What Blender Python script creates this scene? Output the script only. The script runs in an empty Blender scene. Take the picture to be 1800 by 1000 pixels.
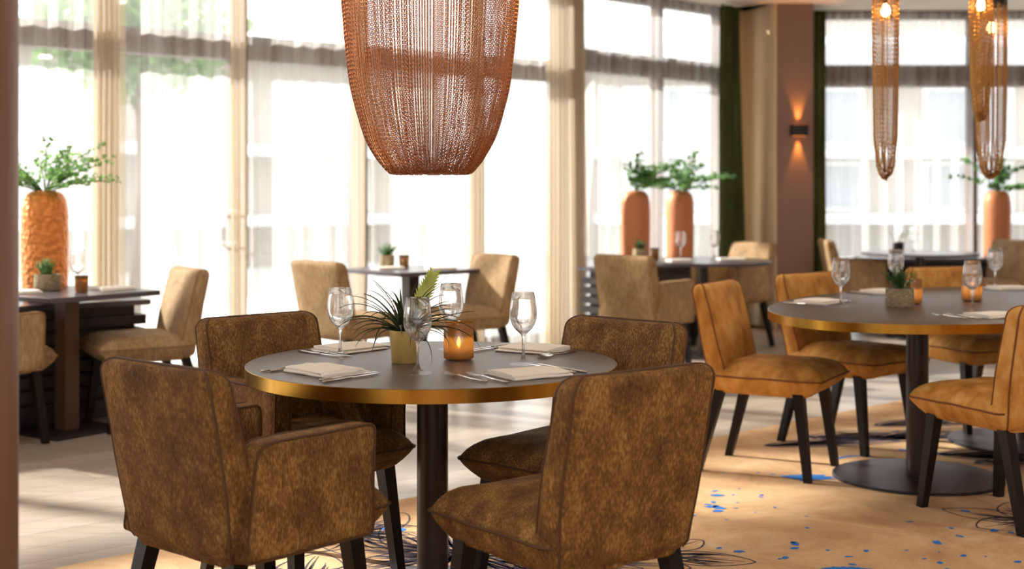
import bpy, math, random
from mathutils import Vector, Matrix, noise
random.seed(7)
PI = math.pi
sc = bpy.context.scene
COL = sc.collection

# ------------------------------------------------------------------ materials
def srgb(r, g, b):
    f = lambda c: (c/255/12.92) if c/255 <= 0.04045 else ((c/255+0.055)/1.055)**2.4
    return (f(r), f(g), f(b), 1.0)

def new_mat(name):
    m = bpy.data.materials.new(name); m.use_nodes = True
    nt = m.node_tree
    return m, nt, nt.nodes['Principled BSDF']

def N(nt, typ, **kw):
    n = nt.nodes.new(typ)
    for k, v in kw.items():
        if k in n.inputs: n.inputs[k].default_value = v
        else: setattr(n, k, v)
    return n

def simple(name, col, rough=0.5, metal=0.0, **kw):
    m, nt, p = new_mat(name)
    p.inputs['Base Color'].default_value = col
    p.inputs['Roughness'].default_value = rough
    p.inputs['Metallic'].default_value = metal
    for k, v in kw.items(): p.inputs[k.replace('_', ' ')].default_value = v
    return m

def ramp(nt, stops):
    r = nt.nodes.new('ShaderNodeValToRGB')
    e = r.color_ramp.elements
    while len(e) > 1: e.remove(e[-1])
    e[0].position = stops[0][0]; e[0].color = stops[0][1]
    for pos, c in stops[1:]:
        x = e.new(pos); x.color = c
    return r

def coords(nt, scale=(1, 1, 1), rot=(0, 0, 0), kind='Object'):
    tc = nt.nodes.new('ShaderNodeTexCoord')
    mp = nt.nodes.new('ShaderNodeMapping')
    mp.inputs['Scale'].default_value = scale
    mp.inputs['Rotation'].default_value = rot
    nt.links.new(tc.outputs[kind], mp.inputs['Vector'])
    return mp

def chenille(name, dark, mid, light, bumpy=0.35, scale=(70, 70, 16), rough=0.75, weave=True, lo=.36, hi=.66, sheen=.2, patch=7):
    m, nt, p = new_mat(name); L = nt.links.new
    mp = coords(nt, scale)
    n1 = N(nt, 'ShaderNodeTexNoise', Scale=1.0, Detail=4.0, Roughness=0.6); L(mp.outputs[0], n1.inputs['Vector'])
    mp2 = coords(nt, (patch, patch, patch*.7))
    n2 = N(nt, 'ShaderNodeTexNoise', Scale=1.0, Detail=5.0, Roughness=.65); L(mp2.outputs[0], n2.inputs['Vector'])
    mx = N(nt, 'ShaderNodeMath', operation='MULTIPLY_ADD'); mx.inputs[1].default_value = 0.55; 
    L(n1.outputs['Fac'], mx.inputs[0])
    m2 = N(nt, 'ShaderNodeMath', operation='MULTIPLY'); m2.inputs[1].default_value = 0.45; L(n2.outputs['Fac'], m2.inputs[0])
    L(m2.outputs[0], mx.inputs[2])
    r = ramp(nt, [(lo, dark), ((lo+hi)/2, mid), (hi, light)]); L(mx.outputs[0], r.inputs[0])
    L(r.outputs[0], p.inputs['Base Color'])
    p.inputs['Roughness'].default_value = rough
    p.inputs['Sheen Weight'].default_value = sheen; p.inputs['Specular IOR Level'].default_value = .25
    p.inputs['Sheen Roughness'].default_value = 0.4
    p.inputs['Sheen Tint'].default_value = light
    mp3 = coords(nt, (500, 500, 130))
    n3 = N(nt, 'ShaderNodeTexNoise', Scale=1.0, Detail=1.0); L(mp3.outputs[0], n3.inputs['Vector'])
    ad = N(nt, 'ShaderNodeMath', operation='ADD'); L(n1.outputs['Fac'], ad.inputs[0]); L(n3.outputs['Fac'], ad.inputs[1])
    b = N(nt, 'ShaderNodeBump', Strength=bumpy, Distance=0.004); L(ad.outputs[0], b.inputs['Height']); L(b.outputs[0], p.inputs['Normal'])
    return m

def wood(name, c1, c2, rough=0.5, scale=(14, 14, 1.2), coat=0.0):
    m, nt, p = new_mat(name); L = nt.links.new
    mp = coords(nt, scale)
    n1 = N(nt, 'ShaderNodeTexNoise', Scale=2.0, Detail=5.0, Roughness=0.6, Distortion=0.4); L(mp.outputs[0], n1.inputs['Vector'])
    r = ramp(nt, [(0.3, c1), (0.7, c2)]); L(n1.outputs['Fac'], r.inputs[0]); L(r.outputs[0], p.inputs['Base Color'])
    p.inputs['Roughness'].default_value = rough
    p.inputs['Coat Weight'].default_value = coat
    b = N(nt, 'ShaderNodeBump', Strength=0.12, Distance=0.002); L(n1.outputs['Fac'], b.inputs['Height']); L(b.outputs[0], p.inputs['Normal'])
    return m

def glow(name, col, strength):
    m, nt, p = new_mat(name)
    p.inputs['Base Color'].default_value = col
    p.inputs['Emission Color'].default_value = col
    p.inputs['Emission Strength'].default_value = strength
    return m

M = {}
M['brown'] = chenille('brown_chenille', srgb(62, 39, 17), srgb(120, 84, 42), srgb(182, 144, 86), scale=(230, 230, 70), lo=.35, hi=.67, sheen=.12, patch=13)
M['orange'] = chenille('amber_velvet', srgb(158, 102, 42), srgb(204, 146, 70), srgb(228, 180, 110), bumpy=.12, scale=(11, 11, 8), rough=.7)
M['tan'] = chenille('tan_chenille', srgb(130, 102, 70), srgb(160, 131, 94), srgb(186, 160, 122), bumpy=.2)
M['seam_brown'] = simple('brown_piping', srgb(84, 54, 26), .7)
M['seam_orange'] = simple('dark_amber_piping', srgb(120, 66, 22), .7)
M['seam_tan'] = simple('tan_piping', srgb(140, 104, 66), .7)
M['leg'] = simple('black_stained_wood', srgb(20, 16, 16), .4, 0, Specular_IOR_Level=.25)
M['dark_metal'] = simple('dark_bronze_metal', srgb(56, 46, 44), .38, .35)
M['pole_tan'] = simple('brown_column', srgb(92, 66, 52), .5)
M['plate'] = simple('dark_base_plate', srgb(46, 42, 46), .45, .3)
M['steel'] = simple('brushed_steel', (.62, .6, .58, 1), .22, 1.0)
M['napkin'] = simple('cream_linen', srgb(252, 246, 236), .85)
M['ceil'] = simple('ceiling_paint', srgb(226, 214, 204), .9)
M['slat'] = simple('black_slats', srgb(30, 26, 32), .45)
M['benchtop'] = simple('dark_bench_top', srgb(70, 68, 80), .3)
M['frame'] = wood('window_wood', srgb(64, 42, 26), srgb(98, 66, 40), .45)
M['wall_lit'] = simple('lit_wall_paint', srgb(226, 198, 158), .9)  # beige, lightened to carry the light on the column's left side
M['column'] = simple('column_paint', srgb(142, 114, 98), .9)
M['plain'] = simple('plain_wall', srgb(214, 206, 196), .9)
M['pillar'] = wood('pillar_veneer', srgb(118, 86, 64), srgb(134, 100, 78), .5, (10, 10, .7))
M['soil'] = simple('potting_soil', srgb(52, 38, 28), .95)
M['olive'] = simple('olive_gold_metal', srgb(206, 178, 108), .45, .4)
M['wax'] = simple('candle_wax', srgb(240, 220, 180), .6, Subsurface_Weight=.3)
M['black'] = simple('black_metal', srgb(28, 24, 28), .4, .4)
M['terrace'] = simple('terrace_paving', srgb(192, 190, 186), .9)
M['facade'] = simple('cream_render', srgb(190, 183, 173), .9)
M['white'] = simple('white_painted', srgb(240, 240, 240), .7)
M['greyglass'] = simple('facade_glass', srgb(182, 188, 194), .25)
M['greypaint'] = simple('grey_paint', srgb(170, 170, 174), .8)
M['green_velvet'] = chenille('green_velvet', srgb(46, 56, 28), srgb(74, 86, 44), srgb(108, 120, 68), bumpy=.05, scale=(6, 6, .4), rough=.8, patch=1.2)
M['navy'] = simple('navy_pile', srgb(56, 50, 68), .95)
M['blue'] = simple('blue_pile', srgb(24, 108, 190), .95)
M['violet'] = simple('violet_pile', srgb(92, 62, 110), .95)

def mk_copper(name, base, bump=0, metal=1.0, rough=.32):
    m, nt, p = new_mat(name); L = nt.links.new
    p.inputs['Base Color'].default_value = base; p.inputs['Metallic'].default_value = metal; p.inputs['Roughness'].default_value = rough
    if bump:
        mp = coords(nt, (1, 1, 1))
        v = N(nt, 'ShaderNodeTexVoronoi', Scale=34.0, feature='F1'); L(mp.outputs[0], v.inputs['Vector'])
        b = N(nt, 'ShaderNodeBump', Strength=bump, Distance=.012, invert=True); L(v.outputs['Distance'], b.inputs['Height']); L(b.outputs[0], p.inputs['Normal'])
    return m
M['chain'] = mk_copper('copper_chain', srgb(196, 136, 92), rough=.34)
M['chain_gold'] = mk_copper('bronze_chain', srgb(190, 140, 80), rough=.34)
M['hammered'] = mk_copper('hammered_copper', srgb(226, 142, 74), .9, .6, .4)
M['terra'] = mk_copper('copper_vase', srgb(196, 126, 84), .15, .25, .5)

def mk_brass():
    m, nt, p = new_mat('brass_band'); L = nt.links.new
    p.inputs['Metallic'].default_value = 1
    mp = coords(nt, (5, 5, 1))
    n = N(nt, 'ShaderNodeTexNoise', Scale=1.5, Detail=3.0); L(mp.outputs[0], n.inputs['Vector'])
    r = ramp(nt, [(.35, srgb(166, 116, 42)), (.65, srgb(206, 160, 70))]); L(n.outputs['Fac'], r.inputs[0]); L(r.outputs[0], p.inputs['Base Color'])
    p.inputs['Roughness'].default_value = .28
    return m
M['brass'] = mk_brass()

def mk_top():
    m, nt, p = new_mat('grey_brown_laminate'); L = nt.links.new
    mp = coords(nt, (3, 9, 3))
    n = N(nt, 'ShaderNodeTexNoise', Scale=4.0, Detail=6.0); L(mp.outputs[0], n.inputs['Vector'])
    r = ramp(nt, [(.3, srgb(76, 63, 57)), (.7, srgb(95, 80, 72))]); L(n.outputs['Fac'], r.inputs[0]); L(r.outputs[0], p.inputs['Base Color'])
    p.inputs['Roughness'].default_value = .42
    return m
M['top'] = mk_top()
M['top_dark'] = simple('dark_table_top', srgb(78, 72, 80), .3)

def mk_floor():
    m, nt, p = new_mat('oak_planks'); L = nt.links.new
    mp = coords(nt, (1, 1, 1), (0, 0, -math.radians(42)))
    b = N(nt, 'ShaderNodeTexBrick', offset=.37, Scale=1.0)
    b.inputs['Brick Width'].default_value = 1.6; b.inputs['Row Height'].default_value = .19
    b.inputs['Mortar Size'].default_value = .002; b.inputs['Mortar Smooth'].default_value = .2
    b.inputs['Color1'].default_value = srgb(190, 178, 164); b.inputs['Color2'].default_value = srgb(164, 154, 144)
    b.inputs['Mortar'].default_value = srgb(120, 98, 80)
    L(mp.outputs[0], b.inputs['Vector'])
    mp2 = coords(nt, (1.2, 18, 1), (0, 0, -math.radians(42)))
    n = N(nt, 'ShaderNodeTexNoise', Scale=2.0, Detail=5.0); L(mp2.outputs[0], n.inputs['Vector'])
    r = ramp(nt, [(.25, (.72, .68, .64, 1)), (.75, (1.0, 1.0, 1.0, 1))]); L(n.outputs['Fac'], r.inputs[0])
    mx = N(nt, 'ShaderNodeMix', data_type='RGBA', blend_type='MULTIPLY'); mx.inputs[0].default_value = 1
    L(b.outputs['Color'], mx.inputs[6]); L(r.outputs[0], mx.inputs[7]); L(mx.outputs[2], p.inputs['Base Color'])
    p.inputs['Roughness'].default_value = .3
    return m
M['floor'] = mk_floor()

def mk_carpet():
    m, nt, p = new_mat('sand_carpet'); L = nt.links.new
    mp = coords(nt, (1, 1, 1), (0, 0, .35))
    n = N(nt, 'ShaderNodeTexNoise', Scale=2.2, Detail=6.0, Roughness=.65, Distortion=1.2); L(mp.outputs[0], n.inputs['Vector'])
    r = ramp(nt, [(.3, srgb(178, 138, 98)), (.5, srgb(200, 164, 122)), (.72, srgb(218, 188, 150))]); L(n.outputs['Fac'], r.inputs[0])
    n2 = N(nt, 'ShaderNodeTexNoise', Scale=260.0, Detail=2.0); L(mp.outputs[0], n2.inputs['Vector'])
    r2 = ramp(nt, [(.25, (.8, .78, .76, 1)), (.75, (1.08, 1.06, 1.04, 1))]); L(n2.outputs['Fac'], r2.inputs[0])
    mx = N(nt, 'ShaderNodeMix', data_type='RGBA', blend_type='MULTIPLY'); mx.inputs[0].default_value = 1
    L(r.outputs[0], mx.inputs[6]); L(r2.outputs[0], mx.inputs[7]); L(mx.outputs[2], p.inputs['Base Color'])
    p.inputs['Roughness'].default_value = .95
    b = N(nt, 'ShaderNodeBump', Strength=.5, Distance=.003); L(n2.outputs['Fac'], b.inputs['Height']); L(b.outputs[0], p.inputs['Normal'])
    return m
M['carpet'] = mk_carpet()

def mk_sheer(name, col, t):
    m, nt, p = new_mat(name); L = nt.links.new
    out = nt.nodes['Material Output']
    tr = N(nt, 'ShaderNodeBsdfTransparent'); tr.inputs[0].default_value = (.97, .96, .94, 1)
    tl = N(nt, 'ShaderNodeBsdfTranslucent'); tl.inputs[0].default_value = col
    df = N(nt, 'ShaderNodeBsdfDiffuse'); df.inputs[0].default_value = col
    a = N(nt, 'ShaderNodeMixShader'); a.inputs[0].default_value = .4; L(tl.outputs[0], a.inputs[1]); L(df.outputs[0], a.inputs[2])
    mp = coords(nt, (16, 16, .3))
    n = N(nt, 'ShaderNodeTexNoise', Scale=1.0, Detail=4.0); L(mp.outputs[0], n.inputs['Vector'])
    mr = N(nt, 'ShaderNodeMapRange'); mr.inputs['From Min'].default_value = .3; mr.inputs['From Max'].default_value = .7
    mr.inputs['To Min'].default_value = 1-t-.13; mr.inputs['To Max'].default_value = 1-t+.15
    L(n.outputs['Fac'], mr.inputs[0])
    b = N(nt, 'ShaderNodeMixShader'); L(mr.outputs[0], b.inputs[0]); L(tr.outputs[0], b.inputs[1]); L(a.outputs[0], b.inputs[2])
    L(b.outputs[0], out.inputs['Surface'])
    return m
M['sheer'] = mk_sheer('sheer_voile', (.88, .87, .85, 1), .66)
M['sheer_grey'] = mk_sheer('sheer_voile_clear', (.84, .84, .85, 1), .72)
M['gather'] = mk_sheer('gathered_voile', (.74, .64, .5, 1), .42)

def mk_pane():
    m, nt, p = new_mat('window_glass'); L = nt.links.new
    out = nt.nodes['Material Output']
    tr = N(nt, 'ShaderNodeBsdfTransparent'); tr.inputs[0].default_value = (.97, .98, .98, 1)
    gl = N(nt, 'ShaderNodeBsdfGlossy'); gl.inputs['Roughness'].default_value = .02
    mx = N(nt, 'ShaderNodeMixShader'); mx.inputs[0].default_value = .05
    L(tr.outputs[0], mx.inputs[1]); L(gl.outputs[0], mx.inputs[2]); L(mx.outputs[0], out.inputs['Surface'])
    return m
M['pane'] = mk_pane()
def mk_glass():
    m, nt, p = new_mat('clear_glass'); L = nt.links.new
    out = nt.nodes['Material Output']
    p.inputs['Base Color'].default_value = (1, 1, 1, 1); p.inputs['Roughness'].default_value = 0
    p.inputs['Transmission Weight'].default_value = 1; p.inputs['IOR'].default_value = 1.48
    tc = nt.nodes.new('ShaderNodeTexCoord'); sx = nt.nodes.new('ShaderNodeSeparateXYZ'); L(tc.outputs['Object'], sx.inputs[0])
    mr = N(nt, 'ShaderNodeMapRange'); L(sx.outputs['Z'], mr.inputs[0])
    mr.inputs['From Min'].default_value = .008; mr.inputs['From Max'].default_value = .02
    mr.inputs['To Min'].default_value = .9; mr.inputs['To Max'].default_value = .14
    tr = N(nt, 'ShaderNodeBsdfTransparent'); tr.inputs[0].default_value = (.98, .98, .98, 1)
    mx = N(nt, 'ShaderNodeMixShader'); L(mr.outputs[0], mx.inputs[0]); L(p.outputs[0], mx.inputs[1]); L(tr.outputs[0], mx.inputs[2])
    L(mx.outputs[0], out.inputs['Surface'])
    return m
M['glass'] = mk_glass()

def mk_amber():
    m, nt, p = new_mat('amber_glass'); L = nt.links.new
    out = nt.nodes['Material Output']
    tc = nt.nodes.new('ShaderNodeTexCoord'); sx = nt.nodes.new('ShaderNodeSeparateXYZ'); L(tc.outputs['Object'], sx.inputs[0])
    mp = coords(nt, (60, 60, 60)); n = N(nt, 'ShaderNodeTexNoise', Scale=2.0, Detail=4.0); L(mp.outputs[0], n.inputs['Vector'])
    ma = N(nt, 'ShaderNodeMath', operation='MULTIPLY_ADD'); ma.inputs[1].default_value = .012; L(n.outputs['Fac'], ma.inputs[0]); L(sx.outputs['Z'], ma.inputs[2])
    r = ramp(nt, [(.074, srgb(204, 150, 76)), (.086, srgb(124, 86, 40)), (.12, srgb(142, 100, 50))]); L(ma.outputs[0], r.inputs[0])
    tl = N(nt, 'ShaderNodeBsdfTranslucent'); L(r.outputs[0], tl.inputs[0])
    df = N(nt, 'ShaderNodeBsdfDiffuse'); L(r.outputs[0], df.inputs[0])
    gl = N(nt, 'ShaderNodeBsdfGlossy'); gl.inputs['Roughness'].default_value = .15
    a = N(nt, 'ShaderNodeMixShader'); a.inputs[0].default_value = .5; L(tl.outputs[0], a.inputs[1]); L(df.outputs[0], a.inputs[2])
    tp = N(nt, 'ShaderNodeBsdfTransparent'); L(r.outputs[0], tp.inputs[0])
    a2 = N(nt, 'ShaderNodeMixShader'); a2.inputs[0].default_value = .2; L(a.outputs[0], a2.inputs[1]); L(tp.outputs[0], a2.inputs[2]); a = a2
    b = N(nt, 'ShaderNodeMixShader'); b.inputs[0].default_value = .1; L(a.outputs[0], b.inputs[1]); L(gl.outputs[0], b.inputs[2])
    L(b.outputs[0], out.inputs['Surface'])
    return m
M['amber'] = mk_amber()
M['flame'] = glow('candle_flame', (1, .72, .3, 1), 30)
M['bulb'] = glow('warm_bulb', (1, .62, .25, 1), 30)
M['wick_glow'] = glow('sconce_lens', (1, .3, .08, 1), 1.5)

def mk_leaf(name, c1, c2, trans=.3, rough=.5):
    m, nt, p = new_mat(name); L = nt.links.new
    out = nt.nodes['Material Output']
    mp = coords(nt, (12, 12, 12)); n = N(nt, 'ShaderNodeTexNoise', Scale=1.0, Detail=2.0); L(mp.outputs[0], n.inputs['Vector'])
    r = ramp(nt, [(.35, c1), (.65, c2)]); L(n.outputs['Fac'], r.inputs[0]); L(r.outputs[0], p.inputs['Base Color'])
    p.inputs['Roughness'].default_value = rough
    tl = N(nt, 'ShaderNodeBsdfTranslucent'); L(r.outputs[0], tl.inputs[0])
    mx = N(nt, 'ShaderNodeMixShader'); mx.inputs[0].default_value = trans
    L(p.outputs[0], mx.inputs[1]); L(tl.outputs[0], mx.inputs[2]); L(mx.outputs[0], out.inputs['Surface'])
    return m
M['strap'] = mk_leaf('dark_strap_leaf', srgb(48, 62, 38), srgb(88, 102, 60), .2)
M['spike'] = mk_leaf('lime_bract', srgb(196, 212, 104), srgb(236, 240, 170), .5)
M['herb'] = mk_leaf('herb_leaf', srgb(58, 92, 44), srgb(104, 142, 70), .35)
M['pale_spray'] = mk_leaf('pale_branch_leaf', srgb(104, 156, 84), srgb(160, 200, 124), .5)
M['spray'] = mk_leaf('branch_leaf', srgb(74, 122, 66), srgb(126, 170, 100), .45)

def mk_stone():
    m, nt, p = new_mat('carved_stone'); L = nt.links.new
    mp = coords(nt, (30, 30, 60)); n = N(nt, 'ShaderNodeTexNoise', Scale=1.0, Detail=4.0, Distortion=2.0); L(mp.outputs[0], n.inputs['Vector'])
    r = ramp(nt, [(.3, srgb(110, 96, 72)), (.65, srgb(172, 156, 124))]); L(n.outputs['Fac'], r.inputs[0]); L(r.outputs[0], p.inputs['Base Color'])
    p.inputs['Roughness'].default_value = .9
    b = N(nt, 'ShaderNodeBump', Strength=.6, Distance=.004); L(n.outputs['Fac'], b.inputs['Height']); L(b.outputs[0], p.inputs['Normal'])
    return m
M['stone'] = mk_stone()

# ------------------------------------------------------------------ mesh helpers
class MB:
    def __init__(s): s.v = []; s.f = []
    def add(s, vs, fs):
        o = len(s.v); s.v += [tuple(p) for p in vs]; s.f += [tuple(i+o for i in f) for f in fs]; return s
    def rings(s, rings, cap0=True, cap1=True, closed=True):
        o = len(s.v); n = len(rings[0])
        for r in rings: s.v += [tuple(p) for p in r]
        m = n if closed else n-1
        for i in range(len(rings)-1):
            for j in range(m):
                a = o+i*n+j; b = o+i*n+(j+1) % n
                s.f.append((a, b, b+n, a+n))
        if cap0: s.f.append(tuple(o+j for j in reversed(range(n))))
        if cap1: s.f.append(tuple(o+(len(rings)-1)*n+j for j in range(n)))
        return s
    def box(s, x0, x1, y0, y1, z0, z1):
        return s.add([(x0,y0,z0),(x1,y0,z0),(x1,y1,z0),(x0,y1,z0),(x0,y0,z1),(x1,y0,z1),(x1,y1,z1),(x0,y1,z1)],
                     [(0,3,2,1),(4,5,6,7),(0,1,5,4),(1,2,6,5),(2,3,7,6),(3,0,4,7)])
    def prism(s, poly, z0, z1):
        return s.rings([[(x,y,z0) for x,y in poly], [(x,y,z1) for x,y in poly]])
    def lathe(s, prof, seg=32, cx=0, cy=0, cz=0, cap0=True, cap1=True):
        return s.rings([[(cx+r*math.cos(2*PI*k/seg), cy+r*math.sin(2*PI*k/seg), cz+z) for k in range(seg)] for r, z in prof], cap0, cap1)
    def tube(s, path, rad, seg=6, closed=False):
        P = [Vector(p) for p in path]; n = len(P); rs = []
        up = Vector((0,0,1)); last = None
        for i, p in enumerate(P):
            a = P[(i-1) % n] if (closed or i > 0) else p
            b = P[(i+1) % n] if (closed or i < n-1) else p
            t = (b-a).normalized() if (b-a).length > 1e-9 else Vector((0,0,1))
            if last is None:
                u = t.cross(up)
                if u.length < 1e-3: u = t.cross(Vector((1,0,0)))
            else:
                u = last - t*last.dot(t)
            u.normalize(); last = u; w = t.cross(u)
            r = rad(i/(n-1)) if callable(rad) else rad
            rs.append([p+u*(r*math.cos(2*PI*k/seg))+w*(r*math.sin(2*PI*k/seg)) for k in range(seg)])
        if closed: rs.append(rs[0]); return s.rings(rs, False, False)
        return s.rings(rs)
    def xf(s, mat):
        s.v = [tuple(mat @ Vector(p)) for p in s.v]; return s
    def build(s, name, mat, parent=None, smooth=True, angle=None):
        me = bpy.data.meshes.new(name); me.from_pydata(s.v, [], s.f); me.update()
        me.materials.append(mat)
        if smooth:
            me.polygons.foreach_set('use_smooth', [True]*len(me.polygons))
            try: me.set_sharp_from_angle(angle=math.radians(angle or 40))
            except Exception: pass
        o = bpy.data.objects.new(name, me); COL.objects.link(o)
        if parent: o.parent = parent
        return o

def rr(hw, hd, r, n=5, cx=0, cy=0):
    r = min(r, hw*.98, hd*.98); pts = []
    for sx, sy, a0 in ((1,1,0),(-1,1,90),(-1,-1,180),(1,-1,270)):
        for k in range(n):
            a = math.radians(a0+90*k/(n-1))
            pts.append((cx+sx*(hw-r)+r*math.cos(a), cy+sy*(hd-r)+r*math.sin(a)))
    return pts

def tag(o, label=None, cat=None, group=None, kind=None):
    if label: o['label'] = label
    if cat: o['category'] = cat
    if group: o['group'] = group
    if kind: o['kind'] = kind
    return o

def thing(name, loc, rz=0, label=None, cat=None, group=None):
    o = bpy.data.objects.new(name, None); COL.objects.link(o)
    o.empty_display_size = .1
    o.location = loc; o.rotation_euler = (0, 0, rz)
    return tag(o, label, cat, group)

def dup(o, parent=None):
    c = o.copy(); COL.objects.link(c); c.parent = parent
    for ch in list(o.children): dup(ch, c)
    return c

def place(proto, used, loc, rz, label, group=None):
    o = proto if not used else dup(proto)
    o.location = loc; o.rotation_euler = (0, 0, rz); o['label'] = label
    if group: o['group'] = group
    return o

def face(fx, fy): return math.atan2(-fx, fy)
def struct(o): o['kind'] = 'structure'; return o

# ------------------------------------------------------------------ camera
cam = bpy.data.cameras.new('camera'); co = bpy.data.objects.new('camera', cam); COL.objects.link(co)
co.location = (0, 0, 1.30); co.rotation_euler = (PI/2, 0, 0)
cam.sensor_width = 36; cam.lens = 46.6; cam.shift_y = -165/1800
cam.clip_start = .05; cam.clip_end = 300
cam.dof.use_dof = True; cam.dof.focus_distance = 4.1; cam.dof.aperture_fstop = 2.4
sc.camera = co

# ------------------------------------------------------------------ room
def A(t, n=0, z=0): return Vector((-2.7615+.777*t+.631*n, 8.5885+.631*t-.777*n, z))
DB = (.723, .691); NB = (.691, -.723)
def B(s, n=0, z=0): return Vector((.53+.723*s+.691*n, 11.3+.691*s-.723*n, z))
tA0, tA1 = -7.9, 4.1
inside = [(-8.9,-4), (-8.9,3.60), (.424,11.18), (.53,11.3), (2.28,12.98), (7.5,12.98), (7.5,-4)]
struct(MB().prism(inside, -.12, 0).build('floor', M['floor'], smooth=False))
struct(MB().prism(inside, 3.05, 3.25).build('ceiling', M['ceil'], smooth=False))
struct(MB().box(7.5, 7.65, -4, 13.1, -.1, 3.2).build('wall_right', M['plain'], smooth=False))
struct(MB().box(-9.05, -8.9, -4, 3.6, -.1, 3.2).build('wall_left', M['plain'], smooth=False))
rw = MB()
rw.box(-9, 7.6, -4.15, -4, -.1, .9); rw.box(-9, 7.6, -4.15, -4, 2.5, 3.2)
for x in (-9, -6.3, -3.1, .1, 3.3, 6.5): rw.box(x, x+.3 if x < 6 else 7.6, -4.15, -4, .9, 2.5)  # openings left between piers so sky light fills the room from behind
struct(rw.build('wall_rear', M['plain'], smooth=False))
struct(MB().prism([(.424,11.18),(.53,11.3),(.45,11.37),(.34,11.25)], 0, 3.05).build('wall_return', M['wall_lit'], smooth=False))
struct(MB().prism([(2.475,12.4),(2.82,12.4),(2.87,12.98),(2.30,12.98)], 0, 3.05).build('wall_corner', M['column'], smooth=False))
struct(MB().prism([(2.462,12.392),(2.475,12.392),(2.31,12.98),(2.0,12.72),(1.97,12.76),(2.26,13.02)][::-1], 0, 3.05).build('wall_back', M['wall_lit'], smooth=False))  # wall end and column's lit left side; brightness is in the paler paint
struct(MB().lathe([(.3,0),(.3,3.05)], 48, -1.327, 2.707).build('pillar', M['pillar']))

def window(name, P, u0, u1, mull, zt0, zt1, mw=.11, thin=()):
    e = thing(name, (0,0,0)); struct(e)
    fr = MB()
    def bx(a, b, z0, z1, d0=-.06, d1=.04):
        q = [P(a,d0), P(b,d0), P(b,d1), P(a,d1)]
        fr.prism([(v.x, v.y) for v in q], z0, z1)
    bx(u0, u1, 0, .12); bx(u0, u1, 2.97, 3.05); bx(u0, u1, zt0, zt1, -.08, .06)
    for m_ in mull: bx(m_-mw/2, m_+mw/2, .0, 3.05)
    for m_ in thin: bx(m_-.02, m_+.02, .0, zt0)
    f = fr.build('window_frame', M['frame'], e, smooth=False); struct(f)
    for i in range(len(mull)-1):
        a, b = mull[i]+mw/2, mull[i+1]-mw/2
        for z0, z1 in ((.12, zt0), (zt1, 2.97)):
            q = [P(a,-.012), P(b,-.012), P(b,-.006), P(a,-.006)]
            g = MB().prism([(v.x,v.y) for v in q], z0, z1).build('window_pane', M['pane'], e, smooth=False); struct(g)
    return e
mA = [-7.63, -6.66, -5.69, -4.72, -3.75, -2.78, -1.81, -.84, .13, 1.085, 2.078, 3.19, 4.06]
window('window_1', A, tA0+.1, tA1, mA, 2.21, 2.38)
h_ = MB().tube([A(1.03,.02,1.16), A(1.02,.09,1.16), A(.90,.09,1.16), A(.88,.09,1.14), A(.88,.09,.96), A(.90,.09,.94), A(1.02,.09,.94), A(1.03,.02,.94)], .011, 8).build('door_handle', M['white'], bpy.data.objects['window_1']); struct(h_)
window('window_2', B, .02, 2.02, [.05, 1.1, 1.99], 2.32, 2.51, .07)
C = lambda s, n=0, z=0: Vector((s, 12.95-n, z))
window('window_3', C, 2.87, 7.5, [2.92, 4.49, 6.0, 7.45], 2.31, 2.52, .085)
# unseen rear glazing, added to let fill light in behind the camera
e = thing('window_fill', (0,0,0)); struct(e)
for x in (-8.7, -6.0, -2.8, .4, 3.6):
    g = MB().box(x, x+2.6, -4.08, -4.075, .9, 2.5).build('window_pane', M['pane'], e, smooth=False); struct(g)

# ------------------------------------------------------------------ curtains
def drape(name, P, u0, u1, mat, label, cat, n=.14, amp=.045, wl=.12, z0=.015, z1=3.03, seed=0, step=.011, ends=(0,0), group=None, lean=0, z_taper=0):
    """a hanging cloth of irregular vertical folds between u0 and u1"""
    rnd = random.Random(seed); verts = []; faces = []
    nu = max(8, int((u1-u0)/step)); nz = 9
    ph = 0; phs = []; 
    for i in range(nu+1):
        u = i/nu
        k = 1.0
        if ends[0]: k += 2.0*math.exp(-(u*(u1-u0)/.12)**2)
        if ends[1]: k += 2.0*math.exp(-((1-u)*(u1-u0)/.12)**2)
        ph += (u1-u0)/nu/wl*2*PI*k*(1+.45*noise.noise((u*6*(u1-u0)+seed*3.1, seed, 0)))
        phs.append(ph)
    for j in range(nz+1):
        w = j/nz; z = z0+(z1-z0)*w
        for i in range(nu+1):
            u = i/nu; uu = u0+(u1-u0)*u
            pp = phs[i]+.5*noise.noise((uu*3, w*2, seed+9))
            a = amp*(.75+.5*noise.noise((uu*2.3, seed*1.7, w*.8)))*(1-.25*w)
            d = a*math.sin(pp)+.018*noise.noise((uu*1.5, w*1.3, seed+4))
            side = .55*a*math.sin(2*pp)
            v = P(uu+side+z_taper*(1-w)*(u-.3), n+d, z)
            verts.append(v)
    for j in range(nz):
        for i in range(nu):
            a = j*(nu+1)+i; faces.append((a, a+1, a+nu+2, a+nu+1))
    o = MB().add(verts, faces).build(name, mat, smooth=True, angle=180)
    return tag(o, label, cat, group)

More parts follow.
